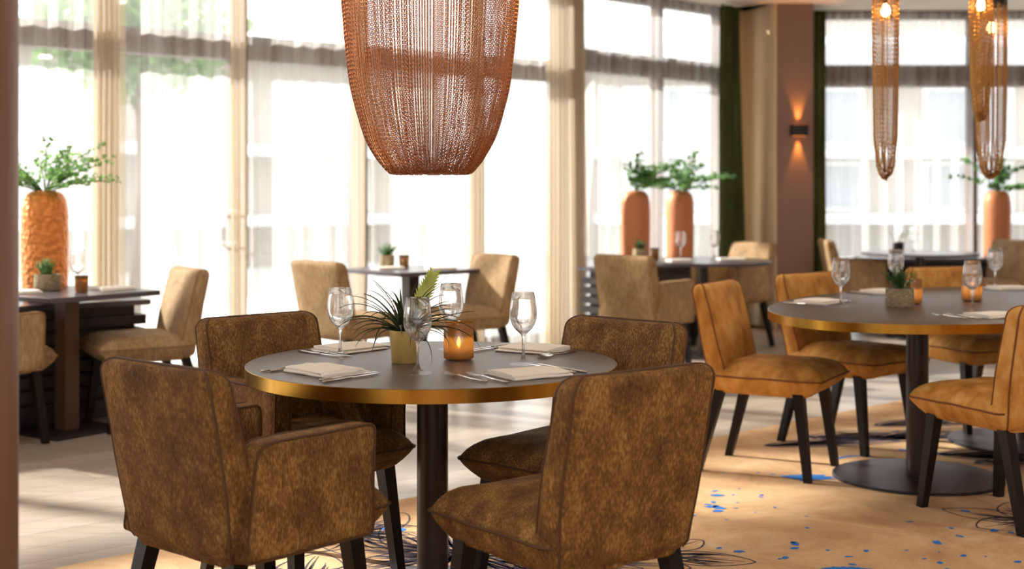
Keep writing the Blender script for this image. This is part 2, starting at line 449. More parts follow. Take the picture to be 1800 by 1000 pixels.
gA = 'sheer curtains along the long window wall'
spans = [(-7.8,-3.9,'sheer white curtain far left behind the pillar, out past the copper vase'),
         (-2.2,-.85,'sheer white curtain behind the pillar and the slatted bench'),
         (-.8,.06,'sheer white curtain right behind the hammered copper vase'),
         (.16,1.0,'sheer white curtain behind the tan chair beside the left table'),
         (1.12,1.98,'sheer white curtain behind the tan chair left of the small square table'),
         (2.12,3.08,'sheer white curtain behind the potted herb on the small square table'),
         (3.22,4.0,'sheer white curtain behind the sunlit chair right of the small square table')]
for i, (a, b, l) in enumerate(spans):
    drape('sheer_curtain', A, a-.06, b+.06, M['sheer'], l, 'curtain', n=.16, seed=i+1, wl=.17, amp=.035, group=gA, step=.011 if i > 1 else .03, ends=(0,0))
for i, (t, w, l) in enumerate([(.05, .2, 'bunched beige curtain edge between the copper vase and the left tan chair'),
                            (.961, .12, 'bunched beige curtain edge above the back of the left armchair'),
                            (1.925, .13, 'bunched beige curtain edge just left of the big chain pendant'),
                            (3.006, .13, 'bunched beige curtain edge under the right side of the big chain pendant'),
                            (3.82, .25, 'bunched beige curtain edge at the end of the long window wall')]):
    drape('gathered_curtain', A, t-w/2, t+w/2, M['gather'], l, 'curtain', n=.24, amp=.04, wl=.045, seed=20+i, step=.005, group='gathered curtain edges along the long window wall')
drape('sheer_curtain', B, -.04, 1.85, M['sheer_grey'], 'sheer curtain behind the two tall terracotta vases', 'curtain', n=.14, seed=31, wl=.15, amp=.04)
drape('sheer_curtain', C, 3.02, 4.46, M['sheer_grey'], 'sheer curtain of the far right window left of its grey mullion', 'curtain', n=.12, seed=33, wl=.17, amp=.03)
drape('sheer_curtain', C, 4.5, 7.3, M['sheer_grey'], 'sheer curtain of the far right window behind the right terracotta vase', 'curtain', n=.12, seed=34, wl=.17, amp=.03)
drape('gathered_curtain', B, -.26, -.06, M['gather'], 'bunched beige curtain edge left of the two terracotta vases', 'curtain', n=.19, amp=.028, wl=.045, seed=27, step=.005)
drape('velvet_curtain', B, 1.70, 2.02, M['green_velvet'], 'wide dark green velvet curtain left of the beige column', 'curtain', n=.24, seed=41, wl=.115, amp=.07, step=.006, z_taper=.22, group='green velvet curtains beside the column')
drape('velvet_curtain', C, 2.85, 3.02, M['green_velvet'], 'narrow dark green velvet curtain right of the wall sconce', 'curtain', n=.22, seed=42, wl=.07, amp=.045, step=.006, group='green velvet curtains beside the column')

# ------------------------------------------------------------------ carpet with motifs
q0 = Vector((-.44, 5.58)); d = Vector((.737, .676))
pa = q0-d*9; pb = q0+d*6.5
pa2 = (max(pa.x, -6.5), pa.y)
cp = MB().prism([(-6.5,-3.6), (5.2,-3.6), (5.2,q0.y+(5.2+.44)/.737*.676-.6), (4.7,q0.y+(4.7+.44)/.737*.676), (-6.5, q0.y+(-6.5+.44)/.737*.676)], 0, .006).build('carpet', M['carpet'], smooth=False)
tag(cp, 'sand coloured carpet with navy flower drawings and blue splashes', 'carpet')
ZC = .0068
def ribbon(mb, pts, w):
    n = len(pts); L_ = []; R_ = []
    for i in range(n):
        a = Vector(pts[max(0,i-1)]); b = Vector(pts[min(n-1,i+1)]); t = (b-a)
        if t.length < 1e-9: t = Vector((1,0))
        t.normalize(); nn = Vector((-t.y, t.x)); ww = w(i/(n-1)) if callable(w) else w
        p = Vector(pts[i]); L_.append((p.x+nn.x*ww, p.y+nn.y*ww, ZC)); R_.append((p.x-nn.x*ww, p.y-nn.y*ww, ZC))
    mb.add(L_+R_, [(n+i, n+i+1, i+1, i) for i in range(n-1)])
def petal(mb, cx, cy, ang, ln, wd, hatch=18, rnd=random, outline=.0035):
    def P(u, v): 
        x = u*ln; y = v*wd*max(0, math.sin(PI*min(1,max(0,u))**.85))**.7
        return (cx+x*math.cos(ang)-y*math.sin(ang), cy+x*math.sin(ang)+y*math.cos(ang))
    for s in (1,-1): ribbon(mb, [P(i/24, s) for i in range(25)], outline)
    ribbon(mb, [P(i/12*.9, 0) for i in range(13)], lambda t: .006*(1-t)+.001)
    for k in range(hatch):
        v0 = rnd.uniform(-.95,.95); u0 = rnd.uniform(.0,.4); u1 = u0+rnd.uniform(.2,.5)
        ribbon(mb, [P(u0+(min(u1,.97)-u0)*i/6, v0*(.55+.45*i/6)) for i in range(7)], lambda t: (.0042*(1-t)+.0008))
def flower(mb, cx, cy, R, n, a0=0, hatch=20, seed=1):
    r = random.Random(seed)
    for k in range(n): petal(mb, cx, cy, a0+2*PI*k/n+r.uniform(-.15,.15), R*r.uniform(.8,1.1), R*.3, hatch, r)
def blob(mb, cx, cy, rx, ry, seed, n=36, ang=0):
    r = random.Random(seed); pts = []
    for k in range(n):
        a = 2*PI*k/n; s = .72+.5*r.random()*(1 if k % 2 else .55)
        x, y = rx*s*math.cos(a), ry*s*math.sin(a)
        pts.append((cx+x*math.cos(ang)-y*math.sin(ang), cy+x*math.sin(ang)+y*math.cos(ang), ZC+.0003))
    mb.add([(cx,cy,ZC+.0003)]+pts, [(0, 1+k, 1+(k+1) % n) for k in range(n)])
mb = MB()
flower(mb, -.18, 4.72, .52, 7, .3, 34, 3)
flower(mb, -.62, 5.02, .40, 6, .1, 26, 4)
flower(mb, .22, 4.62, .42, 6, .8, 26, 9)
flower(mb, -.7, 4.35, .4, 6, .5, 20, 12)
petal(mb, .52, 4.70, -.25, .34, .09, 30, random.Random(5)); petal(mb, .55, 4.78, .7, .2, .07, 8, random.Random(6))
flower(mb, 2.05, 5.2, .34, 6, .4, 16, 15)
mb.build('flower_motif', M['navy'], cp, smooth=False)['kind'] = 'stuff'
mb = MB()
r = random.Random(21)
for (x, y, a, ln, wd, h) in [(1.28,6.72,.25,.95,.10,70),(1.55,6.95,.15,.8,.14,90),(1.9,6.9,.35,.8,.16,100),(2.1,6.5,-.1,.7,.14,90),(2.3,6.6,.6,.8,.16,90),(2.2,6.3,.1,.9,.12,60),(2.0,7.3,.3,.8,.12,70)]:
    petal(mb, x, y, a, ln, wd, h, r, .009)
mb.build('leaf_motif', M['navy'], cp, smooth=False)['kind'] = 'stuff'
mb = MB()
flower(mb, .12, 4.42, .42, 7, .5, 12, 31)
mb.build('violet_motif', M['violet'], cp, smooth=False)['kind'] = 'stuff'
mb = MB()
blob(mb, 1.335, 5.98, .12, .07, 2)
r = random.Random(77)
def specks(cx, cy, sx, sy, n, s0=.004, s1=.013):
    for _ in range(n):
        s = r.uniform(s0, s1)*(1 if r.random() < .75 else 1.7)
        blob(mb, cx+r.gauss(0,sx), cy+r.gauss(0,sy), s*1.5, s, r.randint(0,9999), 12, r.uniform(0,3))
specks(.86, 5.45, .13, .14, 16); specks(1.85, 4.98, .2, .14, 15); specks(1.1, 4.8, .2, .12, 12); specks(1.6, 4.72, .15, .1, 8)
specks(2.0, 4.7, .1, .1, 5); specks(1.0, 5.9, .3, .2, 12, .004, .01); specks(-.48, 5.05, .04, .04, 3, .008, .012)
ribbon(mb, [(1.55+.2*i/8, 6.38+.09*math.sin(i/8*2.2)) for i in range(9)], .012)
ribbon(mb, [(1.93+.25*i/8, 6.62-.13*i/8) for i in range(9)], .018)
blob(mb, 1.14, 4.53, .09, .03, 6)
mb.build('splash_motif', M['blue'], cp, smooth=False)['kind'] = 'stuff'

# ------------------------------------------------------------------ chairs
def back_levels():
    z0, z1 = .374, .86; L_ = []
    zs = [z0, z0+.012, z0+.03, .45, .52, .6, .68, .75, .80] + [z1-.04*(1-math.sin(a)) for a in (math.radians(x) for x in (0, 20, 40, 55, 68, 79, 86, 90))]
    for z in zs:
        w = (z-z0)/(z1-z0)
        hw = .218+.020*min(1, w/.45)
        rear = -.215-.085*w**1.15
        th = .105-.03*w
        rc = .04
        if z > z1-rc:
            q = (z-(z1-rc))/rc; hw -= rc*(1-math.sqrt(max(0, 1-q*q)))
            th -= .05*(1-math.sqrt(max(0, 1-q*q)))**1.3; rear += .022*(1-math.sqrt(max(0,1-q*q)))**1.3
        if z < z0+.03:
            q = 1-(z-z0)/.03; hw -= .02*q*q; th -= .05*q*q; rear += .025*q*q
        L_.append((z, hw, rear, th))
    return L_
def wob(p, s=9, a=.0035, seed=0):
    v = Vector(p); q = v*s+Vector((seed,seed*.7,0))
    return v+Vector((noise.noise(q), noise.noise(q+Vector((5,5,5))), noise.noise(q+Vector((9,2,4)))))*a
def mk_backrest(seed=0):
    mb = MB(); rings = []
    for z, hw, rear, th in back_levels():
        hd = max(.008, th/2); cy = rear+hd
        ring = []
        base = rr(max(.02, hw), hd, .026, 4, 0, cy)
        # refine long sides so the cushion can belly a little
        fine = []
        for i in range(len(base)):
            a, b = base[i], base[(i+1) % len(base)]; fine.append(a)
            if abs(a[0]-b[0]) > .1:
                for k in range(1, 8): fine.append((a[0]+(b[0]-a[0])*k/8, a[1]+(b[1]-a[1])*k/8))
        for x, y in fine:
            belly = .014*(1-(x/hw)**2) if abs(x) < hw else 0
            wz = math.sin(PI*max(0,min(1,(z-.385)/.475)))
            y2 = y + (belly*wz if y > cy else -belly*.55*wz)
            ring.append(wob((x, y2, z), seed=seed))
        rings.append(ring)
    return mb.rings(rings)
def mk_back_piping(seed=0):
    mb = MB()
    for side in (0, 1):
        pl = []
        for z, hw, rear, th in back_levels()[1:]:
            y = rear+th-.007 if side else rear+.007
            pl.append((hw-.006, y, z))
        path = [wob(p, seed=seed) for p in pl] + [wob((-p[0], p[1], p[2]), seed=seed) for p in reversed(pl)]
        mb.tube(path, .0038, 5)
    return mb
SEAT = [(.368,.1),(.371,.082),(.382,.062),(.402,.036),(.426,.012),(.440,.002),(.447,0),(.455,.003),(.474,.015),(.491,.032),(.505,.056),(.514,.09),(.520,.13),(.524,.18)]
def seat_ring(z, ins, seed):
    pts = []
    low = z < .447
    base = rr(.238-ins*(.5 if low else 1), .26-ins*(.5 if low else .95), max(.012,.035-ins*.1), 4, 0, .055-(ins*.45 if low else 0))
    for i in range(len(base)):
        a, b = base[i], base[(i+1) % len(base)]
        pts.append(a)
        if math.hypot(a[0]-b[0], a[1]-b[1]) > .08:
            for k in range(1, 6): pts.append((a[0]+(b[0]-a[0])*k/6, a[1]+(b[1]-a[1])*k/6))
    out = []
    for x, y in pts:
        # sides are drawn in a little between the pinched corners
        e = .010*(1-(min(1,abs(x)/.23))**2) if abs(y-.055) > .2 else 0
        y2 = y - e*(1 if y > .055 else -1)*(.5 if z < .455 else 0)
        out.append(wob((x, y2, z), seed=seed+3, a=.004))
    return out
def mk_seat(seed=0):
    return MB().rings([seat_ring(z, i, seed) for z, i in SEAT])
def mk_seat_piping(seed=0):
    return MB().tube(seat_ring(.448, -.002, seed), .0042, 5, True)
def arm_outline(ins):
    c = [(-.205,.388), (.212,.388), (.218,.682), (-.165,.682)]
    rad = [.02, .02, .022, .045]; pts = []
    n = 4
    for i in range(4):
        p = Vector(c[i]); a = Vector(c[i-1]); b = Vector(c[(i+1) % 4])
        da = (a-p).normalized(); db = (b-p).normalized()
        bis = (da+db).normalized(); p2 = p+bis*ins*1.35; r = max(.004, rad[i])
        s = p2+da*r; t = p2+db*r
        for k in range(5):
            w = k/4; pts.append((1-w)**2*s+2*w*(1-w)*p2+w*w*t)
        for k in range(1, n): pts.append(t.lerp((Vector(c[(i+1)%4])+(-db+(Vector(c[(i+2)%4])-Vector(c[(i+1)%4])).normalized()).normalized()*ins*1.35)+(-db)*max(.004,rad[(i+1)%4]), k/n))
    return pts
def mk_arm(side, seed=0):
    mb = MB(); rings = []
    for x, ins in ((-.036,.03),(-.034,.012),(-.028,.003),(-.018,0),(.0,0),(.018,0),(.028,.003),(.034,.012),(.037,.03)):
        ring = []
        for y, z in arm_outline(ins):
            bulge = .006 if abs(x) > .03 else 0
            xx = .226+x+.012*(y+.2)/.45
            ring.append(wob((side*xx, y, z), seed=seed+side, a=.004))
        rings.append(ring if side > 0 else ring[::-1])
    return mb.rings(rings)
def mk_arm_piping(side, seed=0):
    mb = MB()
    for x in (-.030, .031):
        ol = arm_outline(.003)
        mb.tube([wob((side*(.226+x+.012*(y+.2)/.45), y, z), seed=seed+side, a=.004) for y, z in ol], .0036, 5, True)
    return mb
def leg_mb(t, b, s0, s1):
    return MB().rings([[(t[0]+dx*s0, t[1]+dy*s0, t[2]) for dx, dy in ((-1,-1),(1,-1),(1,1),(-1,1))][::1],
                       [(b[0]+dx*s1, b[1]+dy*s1, b[2]) for dx, dy in ((-1,-1),(1,-1),(1,1),(-1,1))]][::-1])
def make_chair(kind, arms, label, group, name='dining_chair', seed=0):
    t = thing('armchair' if arms else 'dining_chair', (0,0,0), 0, label, 'armchair' if arms else 'chair', group)
    fab, seam = M[kind], M['seam_'+kind]
    b = mk_backrest(seed).build('backrest', fab, t, angle=70); mk_back_piping(seed).build('piping', seam, b)
    s = mk_seat(seed).build('seat', fab, t, angle=75); mk_seat_piping(seed).build('piping', seam, s)
    if arms:
        for sd in (1,-1):
            a = mk_arm(sd, seed).build('armrest', fab, t, angle=70); mk_arm_piping(sd, seed).build('piping', seam, a)
    for sx in (1,-1):
        leg_mb((sx*.185,.2,.40), (sx*.21,.25,.0), .024, .0165).build('leg', M['leg'], t, smooth=False)
        leg_mb((sx*.18,-.16,.42), (sx*.2,-.272,.0), .024, .0165).build('leg', M['leg'], t, smooth=False)
    return t

FL = .0062
arm_b = make_chair('brown', True, '', '', seed=1)
place(arm_b, False, (-.705,3.508,FL), face(.655,.756), 'brown chenille armchair at the front left of the round table, seen from behind', 'brown armchairs at the round table')
place(arm_b, True, (-.70,4.436,FL), face(.718,-.696), 'brown chenille armchair at the back left of the round table, facing the camera', 'brown armchairs at the round table')
ch_b = make_chair('brown', False, '', '', seed=4)
place(ch_b, False, (.207,4.271,FL), face(-.668,-.743), 'brown chenille armless chair at the back right of the round table', 'brown armless chairs at the round table')
place(ch_b, True, (.15,3.42,FL), face(-.615,.79), 'brown chenille armless chair at the front right of the round table, seen from behind', 'brown armless chairs at the round table')
ch_o = make_chair('orange', False, '', '', seed=7)
gO = 'amber velvet chairs around the oval table'
place(ch_o, False, (1.197,6.173,FL), face(.868,-.497), 'amber velvet chair at the left end of the oval table, standing apart on the carpet', gO)
place(ch_o, True, (1.72,6.78,FL), face(.64,-.77), 'amber velvet chair behind the oval table, second from the left', gO)
place(ch_o, True, (2.525,7.28,FL), face(.3,-.954), 'amber velvet chair behind the far side of the oval table, behind the two candles', gO)
place(ch_o, True, (1.977,5.295,FL), face(-.43,.90), 'amber velvet chair at the front of the oval table, its back towards the camera', gO)
ch_t = make_chair('tan', False, '', '', seed=10)
gT = 'tan chairs by the windows'
place(ch_t, False, (-2.05,7.39,0), face(-.835,-.55), 'tan armless chair right of the left table, before the sheer curtain', gT)
place(ch_t, True, (-1.03,8.44,0), face(.69,.73), 'tan armless chair left of the small square table, seen from behind', gT)
place(ch_t, True, (-.318,9.03,0), face(-.8,-.6), 'tan armless chair right of the small square table, its back striped with sun', gT)
place(ch_t, True, (4.24,11.72,0), face(-.92,-.38), 'tan armless chair right of the far round table, below the right vase', gT)
arm_t = make_chair('tan', True, '', '', seed=13)
gTa = 'tan armchairs by the windows'
place(arm_t, False, (-2.72,6.76,0), face(.655,.756), 'tan armchair half hidden behind the pillar at the left table', gTa)
place(arm_t, True, (.925,9.22,0), face(.63,.777), 'tan armchair seen from behind, left of the table before the two terracotta vases', gTa)
place(arm_t, True, (1.84,11.08,0), face(-.8,-.6), 'tan armchair in front of the beige column, right of the table by the two vases', gTa)
place(arm_t, True, (3.09,11.93,0), face(1,-.05), 'tan armchair left of the far round table, beside the narrow green curtain', gTa)

# ------------------------------------------------------------------ tables
TH = .755
def disc_base(e, x, y, r=.375, pole=.049, top=.712, z0=0):
    MB().lathe([(r,z0),(r,z0+.008),(r-.006,z0+.012),(pole+.02,z0+.014)], 64, x, y).build('base_plate', M['plate'], e, angle=30)
    MB().lathe([(pole+.003,z0+.013),(pole+.003,z0+.02),(pole,z0+.022),(pole,top)], 40, x, y).build('pole', M['dark_metal'], e, angle=30)
def top_prism(e, ring, h=.04, name='tabletop', mat='top', edge='brass'):
    inner = [(x*.9975, y*.9975) for x, y in ring]
    MB().rings([[(x,y,TH-.008) for x,y in inner],[(x,y,TH-.001) for x,y in inner],[(x*.998,y*.998,TH) for x,y in inner]]).build(name, M[mat], e, angle=30)
    mb = MB().rings([[(x*.98,y*.98,TH-h) for x,y in ring],[(x,y,TH-h) for x,y in ring],[(x,y,TH-.0015) for x,y in ring],[(x*.9985,y*.9985,TH-.0005) for x,y in ring],[(x*.9965,y*.9965,TH-.0005) for x,y in ring],[(x*.9965,y*.9965,TH-.02) for x,y in ring]], True, True)
    mb.build('brass_edge', M[edge], e, angle=30)
TX, TY = -.25, 4.17
t = thing('round_table', (TX,TY,FL), 0, 'round dark table with brass edge under the big chain pendant', 'table')
top_prism(t, [(.58*math.cos(2*PI*k/128), .58*math.sin(2*PI*k/128)) for k in range(128)])
disc_base(t, 0, 0)
OX, OY, OA = 2.22, 6.40, math.radians(45)
ell = [(1.30*math.cos(2*PI*k/128), .77*math.sin(2*PI*k/128)) for k in range(128)]
t = thing('oval_table', (OX,OY,FL), OA, 'large oval dark table with brass edge at the right of the room', 'table')
top_prism(t, ell)
disc_base(t, -.573, -.02); disc_base(t, .58, .0)

def square_table(x, y, a, size, label, pole='pole_tan', plate=.46, pw=.045):
    t = thing('square_table', (x,y,0), a, label, 'table', 'small square tables by the windows')
    h = size/2
    MB().rings([[(px,py,z) for px,py in rr(h-i, h-i, .012, 3)] for z, i in ((TH-.028,.003),(TH-.026,0),(TH-.003,0),(TH,.003))]).build('tabletop', M['top_dark'], t, angle=30)
    MB().box(-pw,pw,-pw,pw,.012,TH-.028).build('pole', M[pole], t, smooth=False)
    MB().box(-plate/2,plate/2,-plate/2,plate/2,0,.013).build('base_plate', M['plate'], t, smooth=False)
    return t
square_table(-2.41,7.18,math.radians(55),.70,'dark square table at the left beside the slatted bench, laid with napkins')
square_table(-.71,9.27,math.radians(42),.72,'small dark square table between two tan chairs before the long window','dark_metal')
def round_small(x, y, r, label):
    t = thing('cafe_table', (x,y,0), 0, label, 'table', 'round dark tables at the back')
    MB().lathe([(r-.004,TH-.026),(r,TH-.024),(r,TH-.003),(r-.003,TH)], 64).build('tabletop', M['top_dark'], t, angle=30)
    MB().lathe([(.04,.012),(.04,TH-.026)], 24).build('pole', M['dark_metal'], t, angle=30)
    MB().lathe([(.26,0),(.26,.01),(.25,.013)], 48).build('base_plate', M['plate'], t, angle=30)
round_small(1.50,10.4,.53,'round dark table before the two terracotta vases')
round_small(3.6,11.7,.5,'round dark table before the far right window')

# ------------------------------------------------------------------ table ware
def make_glass(seg=40):
    t = thing('wine_glass', (0,0,0), 0, '', 'wine glass')
    out = [(.043,.0),(.0435,.0012),(.040,.0028),(.025,.006),(.012,.012),(.0065,.020),(.0046,.032),(.0042,.06),(.0045,.082),(.007,.091),(.0155,.099),(.026,.109),(.035,.122),(.0405,.137),(.0425,.153),(.0418,.170),(.0388,.195),(.0345,.222),(.0341,.2235)]
    inn = [(.0333,.2233),(.0330,.222),(.0374,.195),(.0404,.170),(.0411,.153),(.0391,.1375),(.0335,.1232),(.0245,.1108),(.014,.1015),(.005,.0975),(.0012,.0968)]
    o = MB().lathe(out+inn, seg).build('wine_glass', M['glass'], None, angle=60)
    return o
gl0 = make_glass()
for o in list(COL.objects):
    if o.type == 'EMPTY' and o.name.startswith('wine_glass'): bpy.data.objects.remove(o)
gl0.name = 'wine_glass'; gl0['category'] = 'wine glass'
TT = TH+FL+.0006; TB = TH+.0006
def on(x, y, z=TT): return (x, y, z)
gG = 'wine glasses on the round table'; gG2 = 'wine glasses on the oval table'
place(gl0, False, on(-.556,4.29), 0, 'wine glass on the round table left of the spiky plant', gG)
for x, y, l, g in [(-.278,3.907,'wine glass at the front of the round table, before the spiky plant pot',gG),
                (-.207,4.50,'wine glass at the back of the round table, behind the candle',gG),
                (.035,4.11,'wine glass on the round table right of the candle, beside the rolled napkin',gG),
                (1.53,6.17,'wine glass at the left end of the oval table',gG2),
                (2.05,7.08,'wine glass behind the stone herb pot on the oval table',gG2),
                (2.07,5.96,'wine glass in front of the right hand candle on the oval table',gG2),
                (2.66,7.3,'wine glass at the far right side of the oval table',gG2)]:
    place(gl0, True, on(x,y), 0, l, g)
for x, y, l in [(-2.36,7.2,'wine glass on the left square table beside the hammered vase'),
                (1.33,10.46,'wine glass on the round table before the right one of two vases'),
                (1.62,10.62,'wine glass standing against the sheer curtain near the green velvet curtain'),
                (3.52,11.62,'wine glass on the far round table before the right window')]:
    place(gl0, True, on(x,y,TB), 0, l, 'wine glasses on the tables by the windows')

def make_napkin(seed=0, w=.098, d=.085, th=.0095):
    mb = MB(); r = random.Random(seed)
    def slab(w, d, z0, z1, ox, oy, rot):
        # folded cloth: round fold along one side, leaf edges on the others
        rings = []
        nx = 8
        for i in range(nx+1):
            x = -w+2*w*i/nx
            ring = []
            for k in range(9):
                a = PI/2+PI*k/8; ring.append((-d+.5*(z1-z0)*math.cos(a)+ .5*(z1-z0), (z0+z1)/2+.5*(z1-z0)*math.sin(a)))
            ring += [(0, z0), (d, z0+.0004), (d+.003, z0+.002), (d-.002,(z0+z1)/2-.0008), (d+.002,(z0+z1)/2+.001), (d, z1-.001), (d-.002, z1), (0, z1+.0012)]
            out = []
            for y, z in ring:
                zz = z0+(z-z0)*(1-.38*max(0,(y+d*.2)/d)-.12*abs(x/w)**3)+.0028*noise.noise((x*12+seed, y*12, z1*40)) if z > z0+.001 else z
                cx = x+.003*noise.noise((y*20, seed, 0)); c, s = math.cos(rot), math.sin(rot)
                out.append((ox+cx*c-y*s, oy+cx*s+y*c, zz))
            rings.append(out)
        mb.rings(rings)
    slab(w, d, .0002, th, 0, 0, 0)
    slab(w*.96, d*.9, th*.86, 1.9*th, -.004, -.004, r.uniform(-.06,.06))
    return mb.build('napkin', M['napkin'], None, angle=50)
def loft_profile(mb, prof):
    # prof: (y, half width, half height, zc) ellipse sections along y
    mb.rings([[(hw*math.cos(2*PI*k/10), y, zc+hh*math.sin(2*PI*k/10)) for k in range(10)] for y, hw, hh, zc in prof][::-1])
def make_knife():
    t = thing('knife', (0,0,0), 0, '', 'knife')
    mb = MB(); loft_profile(mb, [(-.115,.003,.002,.004),(-.113,.0046,.0036,.004),(-.05,.0048,.0038,.004),(-.005,.0042,.0034,.004),(0,.0036,.003,.004)])
    mb.build('handle', M['steel'], t, angle=50)
    b = [(-.0035,0),(.0045,.0),(.0065,.012),(.0085,.05),(.0085,.08),(.005,.108),(-.001,.118),(-.0035,.112)]
    MB().rings([[(x,y,.0032) for x,y in b],[(x,y,.0048) for x,y in b]]).build('blade', M['steel'], t, smooth=False)
    return t
def make_fork():
    t = thing('fork', (0,0,0), 0, '', 'fork')
    mb = MB(); loft_profile(mb, [(-.105,.0028,.0018,.004),(-.103,.0044,.003,.004),(-.03,.0036,.0026,.004),(.02,.0026,.002,.007),(.03,.003,.0018,.008)])
    mb.build('handle', M['steel'], t, angle=50)
    mb = MB()
    mb.rings([[(-.003*s_-.002,y,z-.0008),(.003*s_+.002,y,z-.0008),(.003*s_+.002,y,z+.0008),(-.003*s_-.002,y,z+.0008)] for y, s_, z in ((.028,.4,.008),(.036,1.6,.0075),(.046,3.0,.0055),(.058,3.2,.0045))][::-1])
    for k in range(4):
        x = (k-1.5)*.0062
        mb.rings([[(x-w,y,z-.0007),(x+w,y,z-.0007),(x+w,y,z+.0007),(x-w,y,z+.0007)] for y, w, z in ((.056,.0019,.0046),(.075,.0017,.005),(.092,.0014,.008),(.100,.0006,.010))][::-1])
    mb.build('tines', M['steel'], t, smooth=False)
    return t
nap0 = make_napkin(1); nap0['category'] = 'napkin'
kn0 = make_knife(); fk0 = make_fork()
used = {'n': False, 'k': False, 'f': False}
def put(key, proto, loc, rz, label, group):
    o = place(proto, used[key], loc, rz, label, group); used[key] = True; return o
def setting(cx, cy, fx, fy, where, tbl, nrot=0, z=TT, forks=True, knives=True, kd=(.125,.155), fd=(.125,.15), ky=(-.05,-.09), fy_=(-.02,-.05)):
    rz = face(fx, fy); n = math.hypot(fx, fy); fx /= n; fy /= n; rx, ry = fy, -fx
    put('n', nap0, (cx, cy, z), rz+nrot, f'cream folded napkin {where}', f'folded napkins on the {tbl}')
    if knives:
        for i, (dd, yy) in enumerate(zip(kd, ky)):
            put('k', kn0, (cx+rx*dd+fx*yy, cy+ry*dd+fy*yy, z), rz+(.02 if i else -.01), f'{"outer" if i else "inner"} steel knife beside the napkin {where}', f'knives on the {tbl}')
    if forks:
        for i, (dd, yy) in enumerate(zip(fd, fy_)):
            put('f', fk0, (cx-rx*dd+fx*yy, cy-ry*dd+fy*yy, z), rz+(.03 if i else -.03), f'{"outer" if i else "inner"} steel fork beside the napkin {where}', f'forks on the {tbl}')
setting(-.55,3.93,.62,.78,'before the front left armchair','round table',-.12, ky=(-.03,-.05), fy_=(.0,-.02))
setting(-.55,4.485,.72,-.70,'before the back left armchair','round table',.1, fd=(.145,.17), ky=(.05,.04), fy_=(.08,.05))
setting(.07,4.465,-.62,-.78,'before the back right chair','round table',.15, ky=(.05,.03), fy_=(.04,.06))
setting(.05,3.87,-.60,.80,'before the front right chair','round table',-.1, fd=(.15,.195), ky=(.05,.04), fy_=(.0,.05))
setting(1.47,6.36,.75,-.66,'at the left end of the oval table','oval table', ky=(.0,.02), fy_=(.0,.02))
setting(1.96,7.0,.60,-.80,'behind the stone herb pot','oval table', ky=(.0,.0), fy_=(.04,.04))
setting(2.06,5.68,-.43,.90,'at the front right of the oval table','oval table', fd=(.15,.2), fy_=(.02,.05), ky=(.04,.04))
setting(2.72,7.25,.2,-.97,'at the far right of the oval table','oval table', ky=(.0,.0), fy_=(.02,.02))
for x, y, a, w in [(-2.62,7.02,.9,'on the left square table beside the pillar'),(-2.2,7.3,.8,'on the right half of the left square table'),
                (-.86,9.22,.5,'on the small square table before the potted herb'),(-.5,9.2,.4,'on the right corner of the small square table'),
                (1.28,10.25,.4,'on the round table before the two vases'),(1.72,10.42,.2,'on the round table below the green velvet curtain')]:
    put('n', nap0, (x,y,TB), a, f'cream folded napkin {w}', 'folded napkins on the tables by the windows')

# candles
def make_candle():
    t = thing('candle_holder', (0,0,0), 0, '', 'candle holder')
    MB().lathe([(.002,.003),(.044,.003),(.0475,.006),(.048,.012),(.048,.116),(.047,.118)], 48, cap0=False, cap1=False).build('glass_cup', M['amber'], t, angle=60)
    MB().lathe([(.03,.006),(.03,.036),(.026,.038)], 24).build('candle', M['wax'], t, angle=40)
    MB().lathe([(.001,.04),(.005,.046),(.006,.054),(.003,.066),(.0005,.074)], 12).build('flame', M['flame'], t)
    return t
cd0 = make_candle(); 
def candle_light(x, y, z, e):
    l = bpy.data.lights.new('candle_light', 'POINT'); l.energy = e; l.color = (1,.66,.32); l.shadow_soft_size = .008
    o = bpy.data.objects.new('candle_light', l); COL.objects.link(o); o.location = (x,y,z)
for i, (x, y, z, l, g) in enumerate([(-.17,4.23,TT,'lit amber glass candle holder on the round table','c'),(1.90,6.30,TT,'lit amber glass candle holder beside the stone herb pot on the oval table','c'),
            (2.245,6.47,TT,'lit amber glass candle holder behind a wine glass on the oval table','c')]):
    place(cd0, i > 0, (x,y,z), i*1.1, l, 'amber glass candle holders'); candle_light(x, y, z+.062, .09)

# small tumblers / candle cups in the back
def make_tumbler():
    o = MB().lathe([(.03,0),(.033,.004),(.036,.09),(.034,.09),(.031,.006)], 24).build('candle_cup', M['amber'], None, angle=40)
    o['category'] = 'candle cup'; return o
tb0 = make_tumbler()
for i, (x, y, l) in enumerate([(-2.30,7.08,'small amber candle cup on the left square table'),(-.76,9.33,'small amber candle cup beside the potted herb on the small square table'),
                            (1.13,10.5,'small amber candle cup on the round table between the two vases'),(3.44,11.75,'small amber candle cup on the far round table')]):
    place(tb0, i > 0, (x,y,TB), 0, l, 'small amber candle cups on the tables by the windows')

